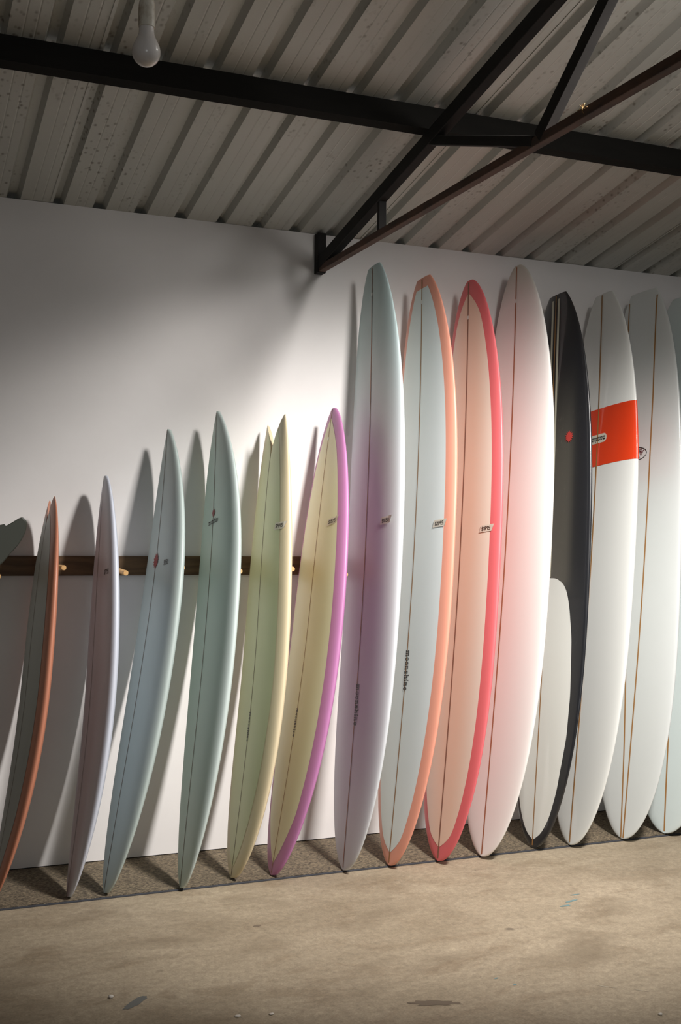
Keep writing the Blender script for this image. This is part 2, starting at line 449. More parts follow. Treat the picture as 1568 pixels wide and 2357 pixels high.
class Board:
    def __init__(s, key, params=None, shift=(0, 0, 0)):
        s.key = key
        P = list(params or FIT[key])
        if key == 'blue': P[9] = 0.998
        (X0, Y0, X1, Y1, Z1, b, s.W, s.p, s.p2, s.c, s.tw, s.rn, s.rt, s.T) = P
        sh = PNT(shift, float)
        s.A = PNT([X0, Y0, CZ]) + sh; B = PNT([X1, Y1, Z1]) + sh
        u = B - s.A; s.L = np.linalg.norm(u); s.u = u / s.L
        w_ = PNT([math.sin(b), -math.cos(b), 0.0]); w_ = w_ - s.u * (w_ @ s.u); s.w = w_ / np.linalg.norm(w_)
        n_ = np.cross(s.w, s.u); s.n = -n_ if n_[0] > 0 else n_
        s.e2 = E2.get(key, .55); s.nd = NOTCH.get(key, 0.0)
    def hw(s, t):
        if t < s.tw: f = max(0, 1 - ((s.tw - t) / s.tw) ** s.p) ** .52
        else: f = max(0, 1 - ((t - s.tw) / (1 - s.tw) * s.c) ** s.p2) ** s.e2
        return .5 * s.W * f
    def th(s, t): return s.T * (0.22 + 0.78 * (1 - abs(2 * t - 1) ** 2.6))
    def rk(s, t):
        R = lambda q: s.rn * max((.56 - q) / .56, 0) ** 2.2 + s.rt * max((q - .56) / .44, 0) ** 2.2
        return R(t) - s.rn - (R(1.0) - s.rn) * t
    def at(s, t, v, k):
        """point at station t, width fraction v; k: +1 deck, -1 bottom"""
        h = s.hw(t); av = min(abs(v), 1.0)
        if k > 0: q = .4 + .6 * math.sqrt(max(0, 1 - av ** 2.6))
        else: q = .4 - .4 * math.sqrt(max(0, 1 - av ** 5))
        sl = t * s.L
        if s.nd and t > .78:
            g = ((t - .78) / .22) ** 1.6
            sl -= s.nd * g * (1 - av ** 0.55)
        return s.A + s.u * sl + s.w * (h * v) + s.n * (s.rk(t) + s.th(t) * q)
    def deck(s, t, x, off=0.0):
        h = max(s.hw(t), 1e-4); v = max(-1, min(1, x / h))
        p = s.at(t, v, 1)
        if off:
            e = 1e-3
            a = s.at(min(t + e, 1), v, 1) - s.at(max(t - e, 0), v, 1)
            b = s.at(t, min(v + .01, .999), 1) - s.at(t, max(v - .01, -.999), 1)
            n = np.cross(b, a); n = n / (np.linalg.norm(n) + 1e-12)
            if n @ s.n < 0: n = -n
            p = p + n * off
        return p

CV = [math.sin(a) for a in np.linspace(-PI / 2, PI / 2, 31)]
TS = list(np.linspace(0, 1, 18)[:-1] ** 2.2 * .07) + list(np.linspace(.07, .93, 56)) + list(1 - (np.linspace(0, 1, 18)[:-1] ** 2.0 * .07))[::-1] + [1.0]
TS = sorted(set(round(float(t), 6) for t in TS))

def make_board(key, label, paint, mat=None, params=None, shift=(0, 0, 0)):
    B = Board(key, params, shift)
    root = empty('surfboard', tuple(B.A))
    tag(root, label, 'surfboard', 'surfboards standing in a row along the wall')
    vs, cs, fs = [], [], []
    nv = len(CV)
    for t in TS:
        for k in (1, -1):
            for v in CV:
                vs.append(B.at(t, v, k)); cs.append(paint(t, v * B.hw(t), v, k))
    row = 2 * nv
    for i in range(len(TS) - 1):
        a, b = i * row, (i + 1) * row
        for j in range(nv - 1):
            fs.append((a + j, a + j + 1, b + j + 1, b + j))
            fs.append((a + nv + j + 1, a + nv + j, b + nv + j, b + nv + j + 1))
    for base, flip in ((0, 0), ((len(TS) - 1) * row, 1)):
        for j in range(nv - 1):
            f = (base + j, base + nv + j, base + nv + j + 1, base + j + 1)
            fs.append(f[::-1] if flip else f)
    o = mesh_obj('body', vs, fs, mat or M_SATIN, root, True, tuple(B.A), cs, clean=True)
    me = o.data
    try: me.set_sharp_from_angle(angle=math.radians(55))
    except Exception: pass
    B.root = root
    return B

def panel(B, name, edge, t0, t1, mat, paint, off=0.0008, nt=70, nx=22, left=None, taper=1.0, parent=None):
    """inlaid deck panel: |x| <= hw(t) - edge(t) between t0 and t1"""
    vs, cs, fs = [], [], []
    ts = [t0 + (t1 - t0) * (0.5 - 0.5 * math.cos(PI * i / nt)) for i in range(nt + 1)]
    for t in ts:
        a = max(edge(t), 0.0)
        al = max(left(t), 0.0) if left else a
        for j in range(nx + 1):
            q = j / nx
            x = -al + (al + a) * q
            vs.append(B.deck(t, x, off)); cs.append(paint(t, x, x / max(B.hw(t), 1e-3), 1))
    for i in range(nt):
        for j in range(nx):
            a = i * (nx + 1) + j
            fs.append((a, a + 1, a + nx + 2, a + nx + 1))
    return mesh_obj(name, vs, fs, mat, parent or B.root, True, tuple(B.A) , cs, clean=True)

def ribbon(B, name, pts, width, mat, off=0.0014, parent=None):
    """flat strip on the deck through (t, x) points"""
    vs, fs = [], []
    for i, (t, x) in enumerate(pts):
        wd = width(t) if callable(width) else width
        for sgn in (-1, 0, 1): vs.append(B.deck(t, x + sgn * wd / 2, off))
    for i in range(len(pts) - 1):
        for j in (0, 1):
            a = i * 3 + j
            fs.append((a, a + 1, a + 4, a + 3))
    return mesh_obj(name, vs, fs, mat, parent or B.root, True, tuple(B.A), clean=True)

def stringer(B, width=0.007, mat=None, t0=0.004, t1=0.997, xf=None, off=0.0014):
    if B.nd: t1 = 0.999
    n = 90
    pts = [(t0 + (t1 - t0) * i / n, (xf(t0 + (t1 - t0) * i / n) if xf else 0.0)) for i in range(n + 1)]
    wf = lambda t: min(width, 1.2 * B.hw(t))
    return ribbon(B, 'stringer', pts, wf, mat or M_STRINGER, off)

def disc(B, name, t, x, r, mat, off=0.002, seg=16):
    vs = [B.deck(t, x, off + 0.0006)]; fs = []
    for k in range(seg):
        a = 2 * PI * k / seg
        vs.append(B.deck(t + math.sin(a) * r / B.L, x + math.cos(a) * r, off))
    for k in range(seg): fs.append((0, 1 + k, 1 + (k + 1) % seg))
    return mesh_obj(name, vs, fs, mat, B.root, True, tuple(B.A))

# ------------------------------------------------------------------ lettering on the decks
def ring(cx, cy, rx, ry, ix, iy, seg=20, a0=0, a1=2 * PI):
    qs = []
    for k in range(seg):
        a = a0 + (a1 - a0) * k / seg; b = a0 + (a1 - a0) * (k + 1) / seg
        qs.append([(cx + ix * math.cos(a), cy + iy * math.sin(a)), (cx + rx * math.cos(a), cy + ry * math.sin(a)), (cx + rx * math.cos(b), cy + ry * math.sin(b)), (cx + ix * math.cos(b), cy + iy * math.sin(b))])
    return qs
R_ = lambda x0, y0, x1, y1: [(x0, y0), (x1, y0), (x1, y1), (x0, y1)]
SB, TH = 0.30, 0.15       # heavy slabs, thin stems
def glyph(ch):
    """quads of a reversed-contrast slab letter, x-height 1; returns quads, advance"""
    if ch in 'nm':
        n = 2 if ch == 'n' else 3
        q = []
        for k in range(n):
            x = 0.22 + 0.52 * k
            q.append(R_(x - TH / 2, 0, x + TH / 2, 1)); q.append(R_(x - 0.20, 0, x + 0.20, SB))
        q.append(R_(0, 1 - SB, 0.22 + 0.52 * (n - 1) + TH / 2, 1))
        return q, 0.44 + 0.52 * (n - 1) + 0.10
    if ch == 'h':
        q = [R_(0.22 - TH / 2, 0, 0.22 + TH / 2, 1.45), R_(0, 1.45 - SB, 0.30, 1.45), R_(0.02, 0, 0.42, SB), R_(0.54, 0, 0.94, SB), R_(0.74 - TH / 2, 0, 0.74 + TH / 2, 0.9), R_(0.22, 1 - SB, 0.82, 1)]
        return q, 1.06
    if ch == 'i':
        return [R_(0.22 - TH / 2, 0, 0.22 + TH / 2, 1), R_(0, 0, 0.44, SB), R_(0, 1 - SB, 0.30, 1), R_(0.10, 1.14, 0.36, 1.42)], 0.54
    if ch == 'o':
        return ring(0.42, 0.5, 0.42, 0.5, 0.27, 0.24), 0.94
    if ch == 'e':
        return ring(0.42, 0.5, 0.42, 0.5, 0.27, 0.24, 18, 0.0, 2 * PI * 0.93) + [R_(0.15, 0.44, 0.80, 0.57)], 0.94
    if ch == 's':
        return [R_(0.04, 0, 0.72, SB), R_(0.04, 1 - SB, 0.72, 1), [(0.04, 0.74), (0.22, 0.80), (0.74, 0.28), (0.56, 0.20)], R_(0.04, 0.18, 0.18, 0.42), R_(0.58, 0.60, 0.72, 0.82), R_(0.03, 0.6, 0.2, 0.82), R_(0.56, 0.18, 0.74, 0.4)], 0.86
    return [], 0.4
def word_quads(txt):
    qs, x = [], 0.0
    for ch in txt:
        g, adv = glyph(ch)
        for q in g: qs.append([(x + a, b) for (a, b) in q])
        x += adv + 0.06
    return qs, x - 0.06
STROKES = {
    '$': [[(0.6, 0.82), (0.4, 0.95), (0.12, 0.82), (0.12, 0.62), (0.35, 0.5), (0.6, 0.38), (0.6, 0.18), (0.35, 0.05), (0.08, 0.18)], [(0.35, 1.12), (0.35, -0.12)]],
    '1': [[(0.05, 0.82), (0.25, 1.0), (0.25, 0.0)]],
    '2': [[(0.05, 0.8), (0.25, 1.0), (0.5, 0.85), (0.5, 0.62), (0.05, 0.02), (0.58, 0.02)]],
    '4': [[(0.05, 1.0), (0.05, 0.48), (0.6, 0.48)], [(0.48, 1.0), (0.48, 0.0)]],
    '5': [[(0.55, 1.0), (0.12, 0.98), (0.10, 0.58), (0.38, 0.6), (0.55, 0.42), (0.52, 0.14), (0.3, 0.0), (0.05, 0.1)]],
    '7': [[(0.03, 1.0), (0.55, 1.0), (0.2, 0.0)]],
    '8': [[(0.3, 0.52), (0.1, 0.68), (0.12, 0.92), (0.32, 1.0), (0.5, 0.9), (0.5, 0.68), (0.3, 0.52), (0.08, 0.34), (0.08, 0.1), (0.3, 0.0), (0.54, 0.1), (0.54, 0.36), (0.3, 0.52)]],
    '9': [[(0.5, 0.72), (0.3, 0.5), (0.1, 0.62), (0.1, 0.88), (0.3, 1.0), (0.5, 0.86), (0.5, 0.72), (0.46, 0.0)]],
    '0': [[(0.3, 1.0), (0.08, 0.8), (0.06, 0.25), (0.3, 0.0), (0.52, 0.2), (0.54, 0.78), (0.3, 1.0)]],
}
def stroke_quads(lines, wd):
    qs = []
    for ln in lines:
        for (x0, y0), (x1, y1) in zip(ln[:-1], ln[1:]):
            dx, dy = x1 - x0, y1 - y0; L = math.hypot(dx, dy) or 1
            nx, ny = -dy / L * wd / 2, dx / L * wd / 2; ex, ey = dx / L * wd * .3, dy / L * wd * .3
            qs.append([(x0 - ex + nx, y0 - ey + ny), (x0 - ex - nx, y0 - ey - ny), (x1 + ex - nx, y1 + ey - ny), (x1 + ex + nx, y1 + ey + ny)])
    return qs
def price_quads(txt):
    qs, x = [], 0.0
    for ch in txt:
        qs += [[(x + a, b) for (a, b) in q] for q in stroke_quads(STROKES[ch], 0.17)]
        x += (0.45 if ch == '1' else 0.74)
    return qs, x - 0.12
def put(B, name, quads, frame, mat, off, parent=None, sub=1):
    """frame maps (a, b) in letter units to (t, x) on the deck"""
    vs, fs = [], []
    for q in quads:
        i = len(vs)
        for p in q:
            t, x = frame(*p); vs.append(B.deck(t, x, off))
        fs.append(tuple(range(i, i + len(q))))
    return mesh_obj(name, vs, fs, mat, parent or B.root, False, tuple(B.A))

def word_down(B, s_top, s_bot, xh, x0=0.0, name='brand_lettering'):
    """wordmark running down the stringer, tops of the letters to the right"""
    qs, wd = word_quads('moonshine'); k = (s_top - s_bot) / wd
    put(B, name, qs, lambda a, b: ((s_top - a * k) / B.L, x0 + (b - 0.5) * xh), M_INK, 0.0022)
def word_across(B, s, x0, x1, xh, flip=False, off=0.0022, name='brand_lettering', mat=None):
    qs, wd = word_quads('moonshine'); k = (x1 - x0) / wd
    if flip: fr = lambda a, b: ((s - (b - 0.5) * xh) / B.L, x1 - a * k)
    else: fr = lambda a, b: ((s + (b - 0.5) * xh) / B.L, x0 + a * k)
    put(B, name, qs, fr, mat or M_INK, off)

def starburst(B, t, x, r, mat, n=14, off=0.0024):
    vs = [B.deck(t, x, off)]; fs = []
    for k in range(2 * n):
        a = PI * k / n + 0.1; rr = r if k % 2 == 0 else r * 0.66
        vs.append(B.deck(t + math.sin(a) * rr / B.L, x + math.cos(a) * rr, off))
    for k in range(2 * n): fs.append((0, 1 + k, 1 + (k + 1) % (2 * n)))
    mesh_obj('star_emblem', vs, fs, mat, B.root, False, tuple(B.A))

def price_tag(B, txt, s, x, wd=0.085, ht=0.026, tape=True, tilt=0.0):
    qs, w0 = price_quads(txt)
    k = wd * 0.66 / w0; kh = ht * (0.62 if tape else 0.8)
    fr = lambda a, b: ((s + (b - 0.5) * kh + tilt * (a * k - wd / 2)) / B.L, x - wd * 0.36 + a * k)
    par = None
    if tape:
        n = 8; vs, fs = [], []
        for i in range(n + 1):
            q = i / n
            for b in (-0.62, 0.62):
                jag = 0.004 * math.sin(7 * q + b) if 0 < i < n else 0
                lift = 0.0032 + 0.004 * max(0, q - 0.82) / 0.18
                xx = x - wd / 2 + wd * q + (0.010 * b if i in (0, n) else 0)
                vs.append(B.deck((s + b * ht + tilt * wd * (q - .5)) / B.L, min(xx, B.hw(s / B.L) - 0.004), lift))
        for i in range(n): fs.append((2 * i, 2 * i + 2, 2 * i + 3, 2 * i + 1))
        par = mesh_obj('price_tag', vs, fs, M_TAPE, B.root, False, tuple(B.A))
    o = put(B, 'lettering' if tape else 'price_lettering', qs, fr, M_PEN, 0.0042 if tape else 0.0022, parent=par)
    return o

# ------------------------------------------------------------------ the boards
def mixc(a, b, f):
    f = max(0, min(1, f)); return tuple(p + (q - p) * f for p, q in zip(a, b))
def flat(c): return lambda t, x, v, k: c
def gauss(x, s): return math.exp(-0.5 * (x / s) ** 2)

# 1 board outside the frame on the left: only its dark fin reaches into the picture
B = make_board('fin', 'grey surfboard at the left end of the row with a dark raked fin', flat((0.30, 0.30, 0.28)), params=FIT['orange'], shift=(-0.268, 0, 0))
stringer(B, 0.0046, M_STRINGER_D)
fin_out = [(0.440, 1.350), (0.480, 1.350), (0.509, 1.368), (0.540, 1.406), (0.576, 1.449), (0.602, 1.499), (0.6075, 1.538), (0.598, 1.557), (0.583, 1.561), (0.556, 1.545), (0.526, 1.527), (0.517, 1.532), (0.500, 1.529), (0.440, 1.520)]
def spline(pts, n=5):
    out = []
    m_ = len(pts)
    for i in range(m_):
        p0, p1, p2, p3 = (np.array(pts[(i + d) % m_]) for d in (-1, 0, 1, 2))
        for j in range(n):
            q = j / n
            out.append(tuple(0.5 * (2 * p1 + (p2 - p0) * q + (2 * p0 - 5 * p1 + 4 * p2 - p3) * q * q + (3 * p1 - p0 - 3 * p2 + p3) * q ** 3)))
    return out
fin_out = spline(fin_out)
yf, tf = 4.92, 0.0045
vs = []; fs = []
cxf = sum(p[0] for p in fin_out) / len(fin_out); czf = sum(p[1] for p in fin_out) / len(fin_out)
nfo = len(fin_out)
for sgn, k in ((-1, 0.93), (-0.25, 1.0), (0.25, 1.0), (1, 0.93)):
    for (x, z) in fin_out: vs.append((cxf + (x - cxf) * k, yf + sgn * tf, czf + (z - czf) * k))
for r in range(3):
    for i in range(nfo):
        j = (i + 1) % nfo; fs.append((r * nfo + i, r * nfo + j, (r + 1) * nfo + j, (r + 1) * nfo + i))
fs.append(tuple(range(nfo))[::-1]); fs.append(tuple(range(3 * nfo, 4 * nfo)))
M_FIN = plain('fin_resin', (0.058, 0.062, 0.050), 0.3, Transmission_Weight=0.15)
mesh_obj('fin', vs, fs, M_FIN, B.root, False, tuple(B.A), clean=True)['label'] = 'dark glossy fin with a pale edge'

# 2 orange fish with a grey deck
oc = (0.60, 0.245, 0.150)
B = make_board('orange', 'orange railed fish surfboard with a grey deck and swallow tail', lambda t, x, v, k: (0.33, 0.27, 0.24) if (k < 0 and abs(v) < .86) else oc)
def edge_or(t): return B.hw(t) - (0.055 if t > .2 else 0.055 + 0.03 * (0.2 - t) / .2)
panel(B, 'deck_panel', edge_or, 0.03, 0.995, M_SATIN, flat((0.40, 0.415, 0.385)))
stringer(B, 0.0042, M_STRINGER_D)

# 3 lilac board
B = make_board('pink', 'small dusty lilac surfboard with pale blue rails, just right of the orange fish',
               lambda t, x, v, k: mixc((0.66, 0.70, 0.80), (0.50, 0.43, 0.47), (1.15 - abs(v) ** 2.2 * 1.6) * min(1, (1 - t) * 7) if k > 0 else 0))
stringer(B, 0.0046, M_STRINGER_D)
price_tag(B, '$775', 1.327, 0.154, 0.075, 0.024, tape=False)

# 4 blue-grey pin tail
B = make_board('blue', 'grey blue pin tail surfboard with a large red star on its stringer above the rack',
               lambda t, x, v, k: (0.500, 0.590, 0.570))
stringer(B, 0.0046, M_STRINGER_D)
starburst(B, 0.700, 0.001, 0.038, M_STAR_D)
price_tag(B, '$1550', 1.384, 0.140, 0.070, 0.026, tape=False)

# 5 mint pin tail
B = make_board('mint', 'pale mint pin tail surfboard with black lettering under a small red star',
               lambda t, x, v, k: mixc((0.50, 0.640, 0.570), (0.55, 0.64, 0.62), (v + 1) / 2))
stringer(B, 0.0046, M_STRINGER_D)
starburst(B, 0.7725, 0.008, 0.021, M_STAR_D)
word_across(B, 1.577, -0.060, 0.072, 0.017)

# 6 yellow green fish
B = make_board('green', 'olive yellow fish surfboard with a deep swallow tail and cream rails', flat((0.700, 0.600, 0.400)))
B6 = B
def edge_gr(t): return B6.hw(t) - (0.055 if t > .4 else 0.055 + 0.035 * (0.4 - t) / .4)
panel(B, 'deck_panel', edge_gr, 0.022, 0.996, M_SATIN, lambda t, x, v, k: mixc((0.690, 0.655, 0.385), (0.630, 0.650, 0.410), (v + 1) / 2))
stringer(B, 0.0046, M_STRINGER_D)
word_down(B, 0.712, 0.580, 0.017, 0.0)
price_tag(B, '$1495', 1.533, 0.176, 0.085, 0.026)

# 7 purple rail
B = make_board('purple', 'purple railed surfboard with a pale yellow deck beside the tall longboards', flat((0.500, 0.205, 0.420)))
B7 = B
def edge_pu(t): return B7.hw(t) - (0.052 if .12 < t < .9 else 0.052 + (0.045 * (0.12 - t) / .12 if t < .12 else 0.02 * (t - .9) / .1))
panel(B, 'deck_panel', edge_pu, 0.024, 0.976, M_SATIN, lambda t, x, v, k: mixc((0.760, 0.705, 0.460), (0.740, 0.740, 0.530), abs(v) * 1.2))
stringer(B, 0.0046, M_STRINGER)
word_down(B, 0.728, 0.598, 0.017, 0.0)
disc(B, 'leash_plug', 0.929, 0.0, 0.008, M_PLUG)
price_tag(B, '$1525', 1.578, 0.146, 0.088, 0.026, tilt=0.1)

# 8 lavender longboard
def p_lav(t, x, v, k):
    c = mixc((0.66, 0.71, 0.74), (0.470, 0.600, 0.600), (t - .66) / .22)
    c = mixc(c, (0.73, 0.58, 0.63), 0.80 * gauss(x - 0.01, .125) * gauss(t - .50, .17) * (1 if k > 0 else 0))
    return mixc(c, (0.64, 0.56, 0.64), 0.5 * gauss(x - 0.1, .13) * gauss(t - .34, .22) * (1 if k > 0 else 0))
B = make_board('lavender', 'tall lavender and grey blue longboard, the first tall board from the left', p_lav)
stringer(B, 0.0065, M_STRINGER_R)
word_down(B, 0.820, 0.632, 0.030, 0.010)
disc(B, 'leash_plug', 0.950, 0.0, 0.009, M_PLUG)
price_tag(B, '$1850', 1.558, 0.192, 0.085, 0.027, tilt=0.05)

# 9 coral rail longboard
B = make_board('coral', 'coral railed longboard with a pale mint deck and squared tail', flat((0.790, 0.340, 0.240)))
B9 = B
def edge_co(t):
    e = 0.053
    if t < .05: e += 0.038 * ((0.05 - t) / .0295) ** 2
    return B9.hw(t) - e
panel(B, 'deck_panel', edge_co, 0.0205, 0.9805, M_SATIN, lambda t, x, v, k: mixc((0.79, 0.84, 0.79), (0.78, 0.83, 0.84), (v + 1) / 2))
stringer(B, 0.0075, M_STRINGER)
word_down(B, 0.970, 0.782, 0.030, 0.004)
disc(B, 'leash_plug', 0.956, 0.0, 0.009, M_PLUG)
price_tag(B, '$2095', 1.552, 0.206, 0.088, 0.027)

# 10 red rail longboard
B = make_board('red', 'red railed longboard with a peach deck and rounded pin tail', flat((0.720, 0.150, 0.165)))
B10 = B
def edge_re(t):
    e = 0.055
    if t < .05: e += 0.048 * ((0.05 - t) / .0285) ** 2.2
    if t > .92: e += 0.040 * ((t - .92) / .057) ** 2
    return B10.hw(t) - e
panel(B, 'deck_panel', edge_re, 0.0215, 0.977, M_SATIN, lambda t, x, v, k: mixc((0.84, 0.77, 0.68), (0.86, 0.67, 0.53), 1.1 * gauss(x - .03, .10)))
stringer(B, 0.0095, M_STRINGER_B)
disc(B, 'leash_plug', 0.931, 0.0, 0.010, M_PLUG)
price_tag(B, '$1895', 1.532, 0.206, 0.090, 0.026)

# 11 white longboard with a pink blush
def p_whi(t, x, v, k):
    c = (0.82, 0.80, 0.77)
    if k > 0: c = mixc(c, (0.80, 0.520, 0.450), 0.68 * gauss(x + 0.11, .15) * gauss(t - .46, .22))
    return mixc(c, (0.42, 0.44, 0.36), max(0, (t - .93) / .07) * .7)
B = make_board('white', 'tallest white longboard with a soft pink blush beside the stringer', p_whi)
stringer(B, 0.0080, M_STRINGER_R)
disc(B, 'leash_plug', 0.935, 0.0, 0.010, M_PLUG)

# 12 black longboard with a white deck patch, its deck dulled by old wax
def p_bla(t, x, v, k):
    d = 1 / (1 + math.exp((x - 0.165) / 0.012)) * min(1, max(0, (.86 - t) / .16)) * min(1, max(0, (t - .43) / .03)) if k > 0 else 0
    return mixc((0.014, 0.015, 0.018), (0.088, 0.083, 0.070), d)
B = make_board('black', 'glossy black longboard with a long white deck patch and a red star', p_bla, M_BLACK)
B12 = B
_R = [(0.0140, 0.004), (0.024, 0.055), (0.040, 0.090), (0.057, 0.117), (0.099, 0.156), (0.190, 0.205), (0.263, 0.217), (0.359, 0.208), (0.416, 0.183), (0.444, 0.159), (0.457, 0.130), (0.464, 0.100), (0.467, 0.060), (0.468, 0.003)]
_tt = np.linspace(0.0140, 0.4680, 700)
_yy = np.interp(_tt, [p[0] for p in _R], [p[1] for p in _R])
for _ in range(3):                                   # round the corners of the outline
    _k = np.convolve(np.pad(_yy, 12, mode='edge'), np.ones(25) / 25, 'valid'); _w = np.clip(np.minimum(_tt - .014, .468 - _tt) / .03, 0, 1)
    _yy = _yy * (1 - _w) + _k * _w
edge_bl = lambda t: float(np.interp(t, _tt, _yy))
panel(B, 'deck_panel', edge_bl, 0.0141, 0.4679, M_GLOSS, flat((0.78, 0.79, 0.75)), nt=110)
stringer(B, 0.0075, M_STRINGER)
for sx in (-0.026, 0.024):
    ribbon(B, 'pinline', [(0.470 + (0.990 - 0.470) * i / 50, sx) for i in range(51)], 0.016, M_CREAM, 0.0010)
starburst(B, 0.720, 0.139, 0.031, M_STAR)

# 13 white longboard with an orange band
B = make_board('band', 'glossy white longboard with a broad orange red band across it', flat((0.74, 0.755, 0.725)), M_GLOSS)
def wrap_band(B, t0, t1, mat, col):
    vs, fs, cs = [], [], []
    nt_ = 12; vv = CV
    ring_ = [(v, 1) for v in vv] + [(v, -1) for v in vv[::-1][1:-1]]
    nr = len(ring_)
    for i in range(nt_ + 1):
        t = t0 + (t1 - t0) * i / nt_
        cpt = B.at(t, 0, 1) * .5 + B.at(t, 0, -1) * .5
        for (v, k) in ring_:
            p = B.at(t, v, k); d = p - cpt; p = p + d / np.linalg.norm(d) * 0.0012 + B.n * (0.0006 * k)
            vs.append(p); cs.append(col)
    for i in range(nt_):
        for j in range(nr):
            a = i * nr + j; b = i * nr + (j + 1) % nr
            fs.append((a, b, b + nr, a + nr))
    return mesh_obj('colour_band', vs, fs, mat, B.root, True, tuple(B.A), cs, clean=True)
wrap_band(B, 0.6695, 0.7775, M_GLOSS, (0.720, 0.052, 0.012))
B13 = B
def pill(t):
    d = abs(t * B13.L - 2.037) / 0.0235
    return 0.048 + 0.0235 * math.sqrt(max(0, 1 - d * d))
panel(B, 'logo_label', pill, (2.037 - 0.0234) / B.L, (2.037 + 0.0234) / B.L, M_PILL, flat((1, 1, 1)), off=0.0024, nt=14, nx=12)
stringer(B, 0.0080, M_STRINGER, off=0.0030)
word_across(B, 2.037, -0.060, 0.060, 0.020, flip=True, off=0.0036)

# 14 white longboard with twin stringers
B = make_board('twin', 'white longboard with two converging stringers and an oval badge', flat((0.64, 0.67, 0.66)), M_GLOSS)
stringer(B, 0.0080, M_STRINGER, 0.002, 0.985, xf=lambda t: float(np.interp(t, [0, .16, .31, .61, .79, 1], [.0065, .027, .047, .083, .099, .100])))
stringer(B, 0.0080, M_STRINGER, 0.002, 0.985, xf=lambda t: -float(np.interp(t, [0, .16, .28, .61, .79, 1], [.0075, .016, .029, .070, .090, .096])))
def oval(B, s, x0, rx, rs, wd):
    qs = ring(0, 0, 1, 1, 1 - wd / rx, 1 - wd / rs, 40)
    put(B, 'badge_outline', qs, lambda a, b: ((s + b * rs) / B.L, x0 + a * rx), M_INK, 0.0022)
oval(B, 1.956, -0.004, 0.072, 0.036, 0.004)
script = [[(-0.05, 0.15), (0.0, 0.0), (0.15, 0.1), (0.45, 1.0), (0.42, 0.05)], [(0.42, 0.05), (0.85, 1.0), (0.78, 0.1), (0.95, 0.25)]]
def small_o(x): return [(x + .16 * math.cos(a) + .16, .28 + .25 * math.sin(a)) for a in np.linspace(0, 2 * PI, 9)]
script += [small_o(0.95), small_o(1.3), [(1.68, 0.5), (1.64, 0.05), (1.7, 0.4), (1.88, 0.5), (1.9, 0.05), (2.0, 0.15)],
           [(2.2, .5), (2.08, .42), (2.22, .2), (2.1, .04), (2.0, .15)], [(2.42, 1.0), (2.32, .05), (2.4, .4), (2.56, .5), (2.58, .05), (2.68, .2)],
           [(2.76, .5), (2.74, .05), (2.82, .2)], [(2.9, .5), (2.88, .05), (2.93, .4), (3.08, .5), (3.1, .05), (3.2, .2)], [(3.22, .28), (3.45, .32), (3.38, .5), (3.24, .4), (3.26, .08), (3.5, .15)]]
put(B, 'badge_lettering', stroke_quads(script, 0.13), lambda a, b: ((1.962 - (b - .4) * 0.024) / B.L, 0.047 - a * 0.0262), M_MAROON, 0.0026)
for (s_, w_, h_) in ((1.981, 0.080, 0.0085), (1.938, 0.050, 0.0045), (1.9315, 0.044, 0.004)):
    qs = []
    n_ = int(w_ / 0.0050)
    for i in range(n_):
        x_ = -w_ / 2 + i * w_ / n_
        qs += [R_(x_, 0, x_ + 0.0012, h_), R_(x_, 0, x_ + 0.0036, h_ * .28), R_(x_, h_ * (.72 if i % 2 else .4), x_ + 0.0036, h_ * (1.0 if i % 2 else .68))]
    put(B, 'badge_small_lettering', qs, lambda a, b: ((s_ - b) / B.L, -0.004 - a), M_MAROON if h_ > .006 else M_INK, 0.0026)

# 15 board cut by the right edge of the picture
B = make_board('edge', 'pale blue white longboard at the right end, cut by the frame', flat((0.60, 0.67, 0.66)), M_GLOSS)
stringer(B, 0.0080, M_STRINGER)

# ------------------------------------------------------------------ hanging bulb
bl = empty('hanging_bulb', (0.518, 2.345, 2.501))
tag(bl, 'bare pearl light bulb hanging in a white holder under the metal roof', 'light bulb')
g = NT('pearl_glass'); n1 = g.noise(9, 4, 0.6, g.coords())
g.set(Base_Color=g.mix(n1.outputs[0], (0.84, 0.77, 0.72), (0.92, 0.88, 0.85)), Roughness=0.4, Coat_Weight=1.0, Coat_Roughness=0.04)
prof = [(0.0, -0.030), (0.008, -0.0289), (0.0155, -0.0256), (0.0222, -0.020), (0.0270, -0.0128), (0.0296, -0.0045), (0.0298, 0.003), (0.0283, 0.011), (0.0252, 0.019), (0.0212, 0.027), (0.0180, 0.034), (0.0163, 0.041), (0.0157, 0.049), (0.0157, 0.058)]
MB().lathe(prof, 40).build('bulb_glass', g.m, bl, smooth=True)
h = NT('aged_bakelite'); n1 = h.noise(40, 5, 0.65, h.coords((1, 1, 0.6)))
h.set(Base_Color=h.mix(h.ramp(n1.outputs[0], [(0.45, 0.0), (0.75, 1.0)]).outputs[0], (0.80, 0.75, 0.64), (0.36, 0.25, 0.14)), Roughness=0.4)
hp = [(0.0150, 0.070), (0.0152, 0.0535), (0.0162, 0.0515), (0.0174, 0.0520), (0.0176, 0.0545), (0.0174, 0.086), (0.0172, 0.088), (0.0174, 0.090), (0.0165, 0.102), (0.0140, 0.114), (0.0105, 0.124), (0.0060, 0.130), (0.0, 0.131)]
MB().lathe(hp, 36).build('lamp_holder', h.m, bl, smooth=True)
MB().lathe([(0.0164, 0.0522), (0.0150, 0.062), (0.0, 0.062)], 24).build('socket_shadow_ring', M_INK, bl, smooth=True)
MB().tube([(0, 0, 0.128), (0.001, 0.001, 0.4), (0, 0, roofz(2.345) - 2.501)], 0.003, 8).build('cord', plain('brown_flex', (0.10, 0.05, 0.02), 0.7), bl, smooth=True)

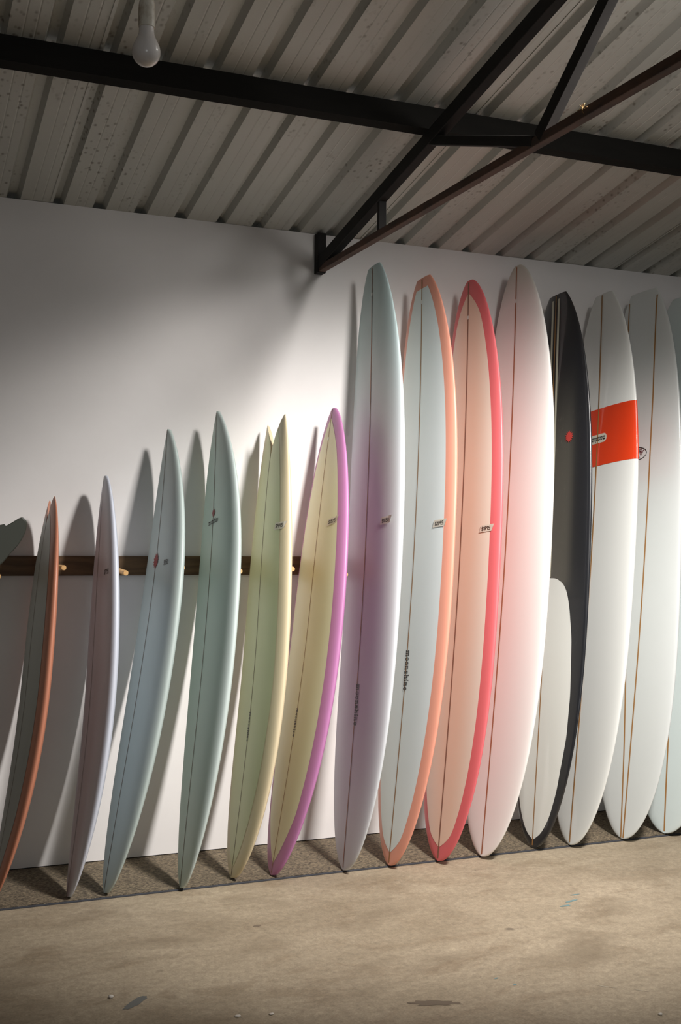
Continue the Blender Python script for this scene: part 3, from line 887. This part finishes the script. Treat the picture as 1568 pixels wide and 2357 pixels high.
# ------------------------------------------------------------------ small things on the floor and truss
M_BLUEP = plain('blue_paint_mark', (0.150, 0.245, 0.250), 0.7)
M_BLUED = plain('dark_blue_smear', (0.155, 0.160, 0.150), 0.8)
M_BROWN = plain('dried_brown_smear', (0.160, 0.122, 0.086), 0.8)
M_CHALK = plain('white_scratch', (0.44, 0.38, 0.29), 0.8)
def splash(name, x, y, rx, ry, rot, mat, seed, jag=0.3, n=22):
    rnd = random.Random(seed); vs = [(x, y, 0.0012)]; fs = []
    for k in range(n):
        a = 2 * PI * k / n; r = 1 - jag * rnd.random()
        ex, ey = rx * r * math.cos(a), ry * r * math.sin(a)
        vs.append((x + ex * math.cos(rot) - ey * math.sin(rot), y + ex * math.sin(rot) + ey * math.cos(rot), 0.0008))
    for k in range(n): fs.append((0, 1 + k, 1 + (k + 1) % n))
    return mesh_obj(name, vs, fs, mat, floor)
splash('paint_mark', 2.700, 4.010, 0.040, 0.009, 0.25, M_BLUEP, 1)
splash('paint_mark', 2.640, 3.966, 0.030, 0.009, 0.1, M_BLUEP, 2)
splash('paint_mark', 2.760, 4.075, 0.028, 0.006, 0.05, M_BLUEP, 3)
splash('paint_mark', 1.990, 3.40, 0.010, 0.005, 0.3, M_BLUEP, 4)
splash('paint_mark', 2.020, 3.33, 0.010, 0.005, 0.3, M_BLUEP, 5)
splash('paint_smear', 0.810, 3.640, 0.075, 0.020, 0.75, M_BLUED, 6)
splash('dirt_smear', 1.700, 3.290, 0.095, 0.026, -0.38, M_BROWN, 7, 0.5)
splash('dirt_smear', 1.395, 4.183, 0.018, 0.011, 0.1, M_BROWN, 8)
splash('scratch_mark', 2.295, 3.205, 0.050, 0.0035, -0.75, M_CHALK, 9, 0.6)
splash('scratch_mark', 2.385, 3.135, 0.040, 0.003, -0.75, M_CHALK, 10, 0.6)
M_PEB = plain('pale_stone', (0.62, 0.58, 0.52), 0.6)
def pebble(x, y, r, label, flatness=0.6):
    bm = bmesh.new(); bmesh.ops.create_icosphere(bm, subdivisions=2, radius=1.0)
    rnd = random.Random(int(x * 1000))
    for v in bm.verts:
        k = 0.85 + 0.3 * rnd.random()
        v.co = Vector((v.co.x * r * k, v.co.y * r * 0.8 * k, v.co.z * r * flatness * k))
    zmin = min(v.co.z for v in bm.verts)
    for v in bm.verts: v.co.z -= zmin
    me = bpy.data.meshes.new('pebble'); bm.to_mesh(me); bm.free()
    for p in me.polygons: p.use_smooth = True
    me.materials.append(M_PEB)
    o = bpy.data.objects.new('pebble', me); COL.objects.link(o); o.location = (x, y, 0.0)
    return tag(o, label, 'pebble', 'pale crumbs on the concrete floor')
pebble(0.743, 3.702, 0.0095, 'small pale pebble on the concrete floor near the bottom left corner')
pebble(1.082, 3.421, 0.011, 'flat pale chip at the bottom edge of the floor left of centre', 0.25)
pebble(1.184, 3.398, 0.0085, 'small cream crumb just right of the flat chip at the bottom edge', 0.3)
pebble(2.319, 2.952, 0.0075, 'tiny white pebble on the floor by the bottom right corner')

M_STRAW = plain('dry_grass', (0.30, 0.19, 0.07), 0.8)
sw = MB(); rnd = random.Random(5)
for k in range(7):
    a = Vector((2.011, 2.93 + 0.02 * rnd.random(), 2.823 + 0.001 * k)); pts = [a]
    for j in range(3):
        a = a + Vector((-0.004 * rnd.random(), rnd.uniform(-0.014, 0.010), rnd.uniform(-0.011, 0.006))); pts.append(a)
    sw.tube(pts, 0.0009, 5)
tag(sw.build('straw_wisp', M_STRAW, origin=(2.011, 2.93, 2.823)), 'wisp of dry yellow straw caught on the rusty truss chord', 'straw')
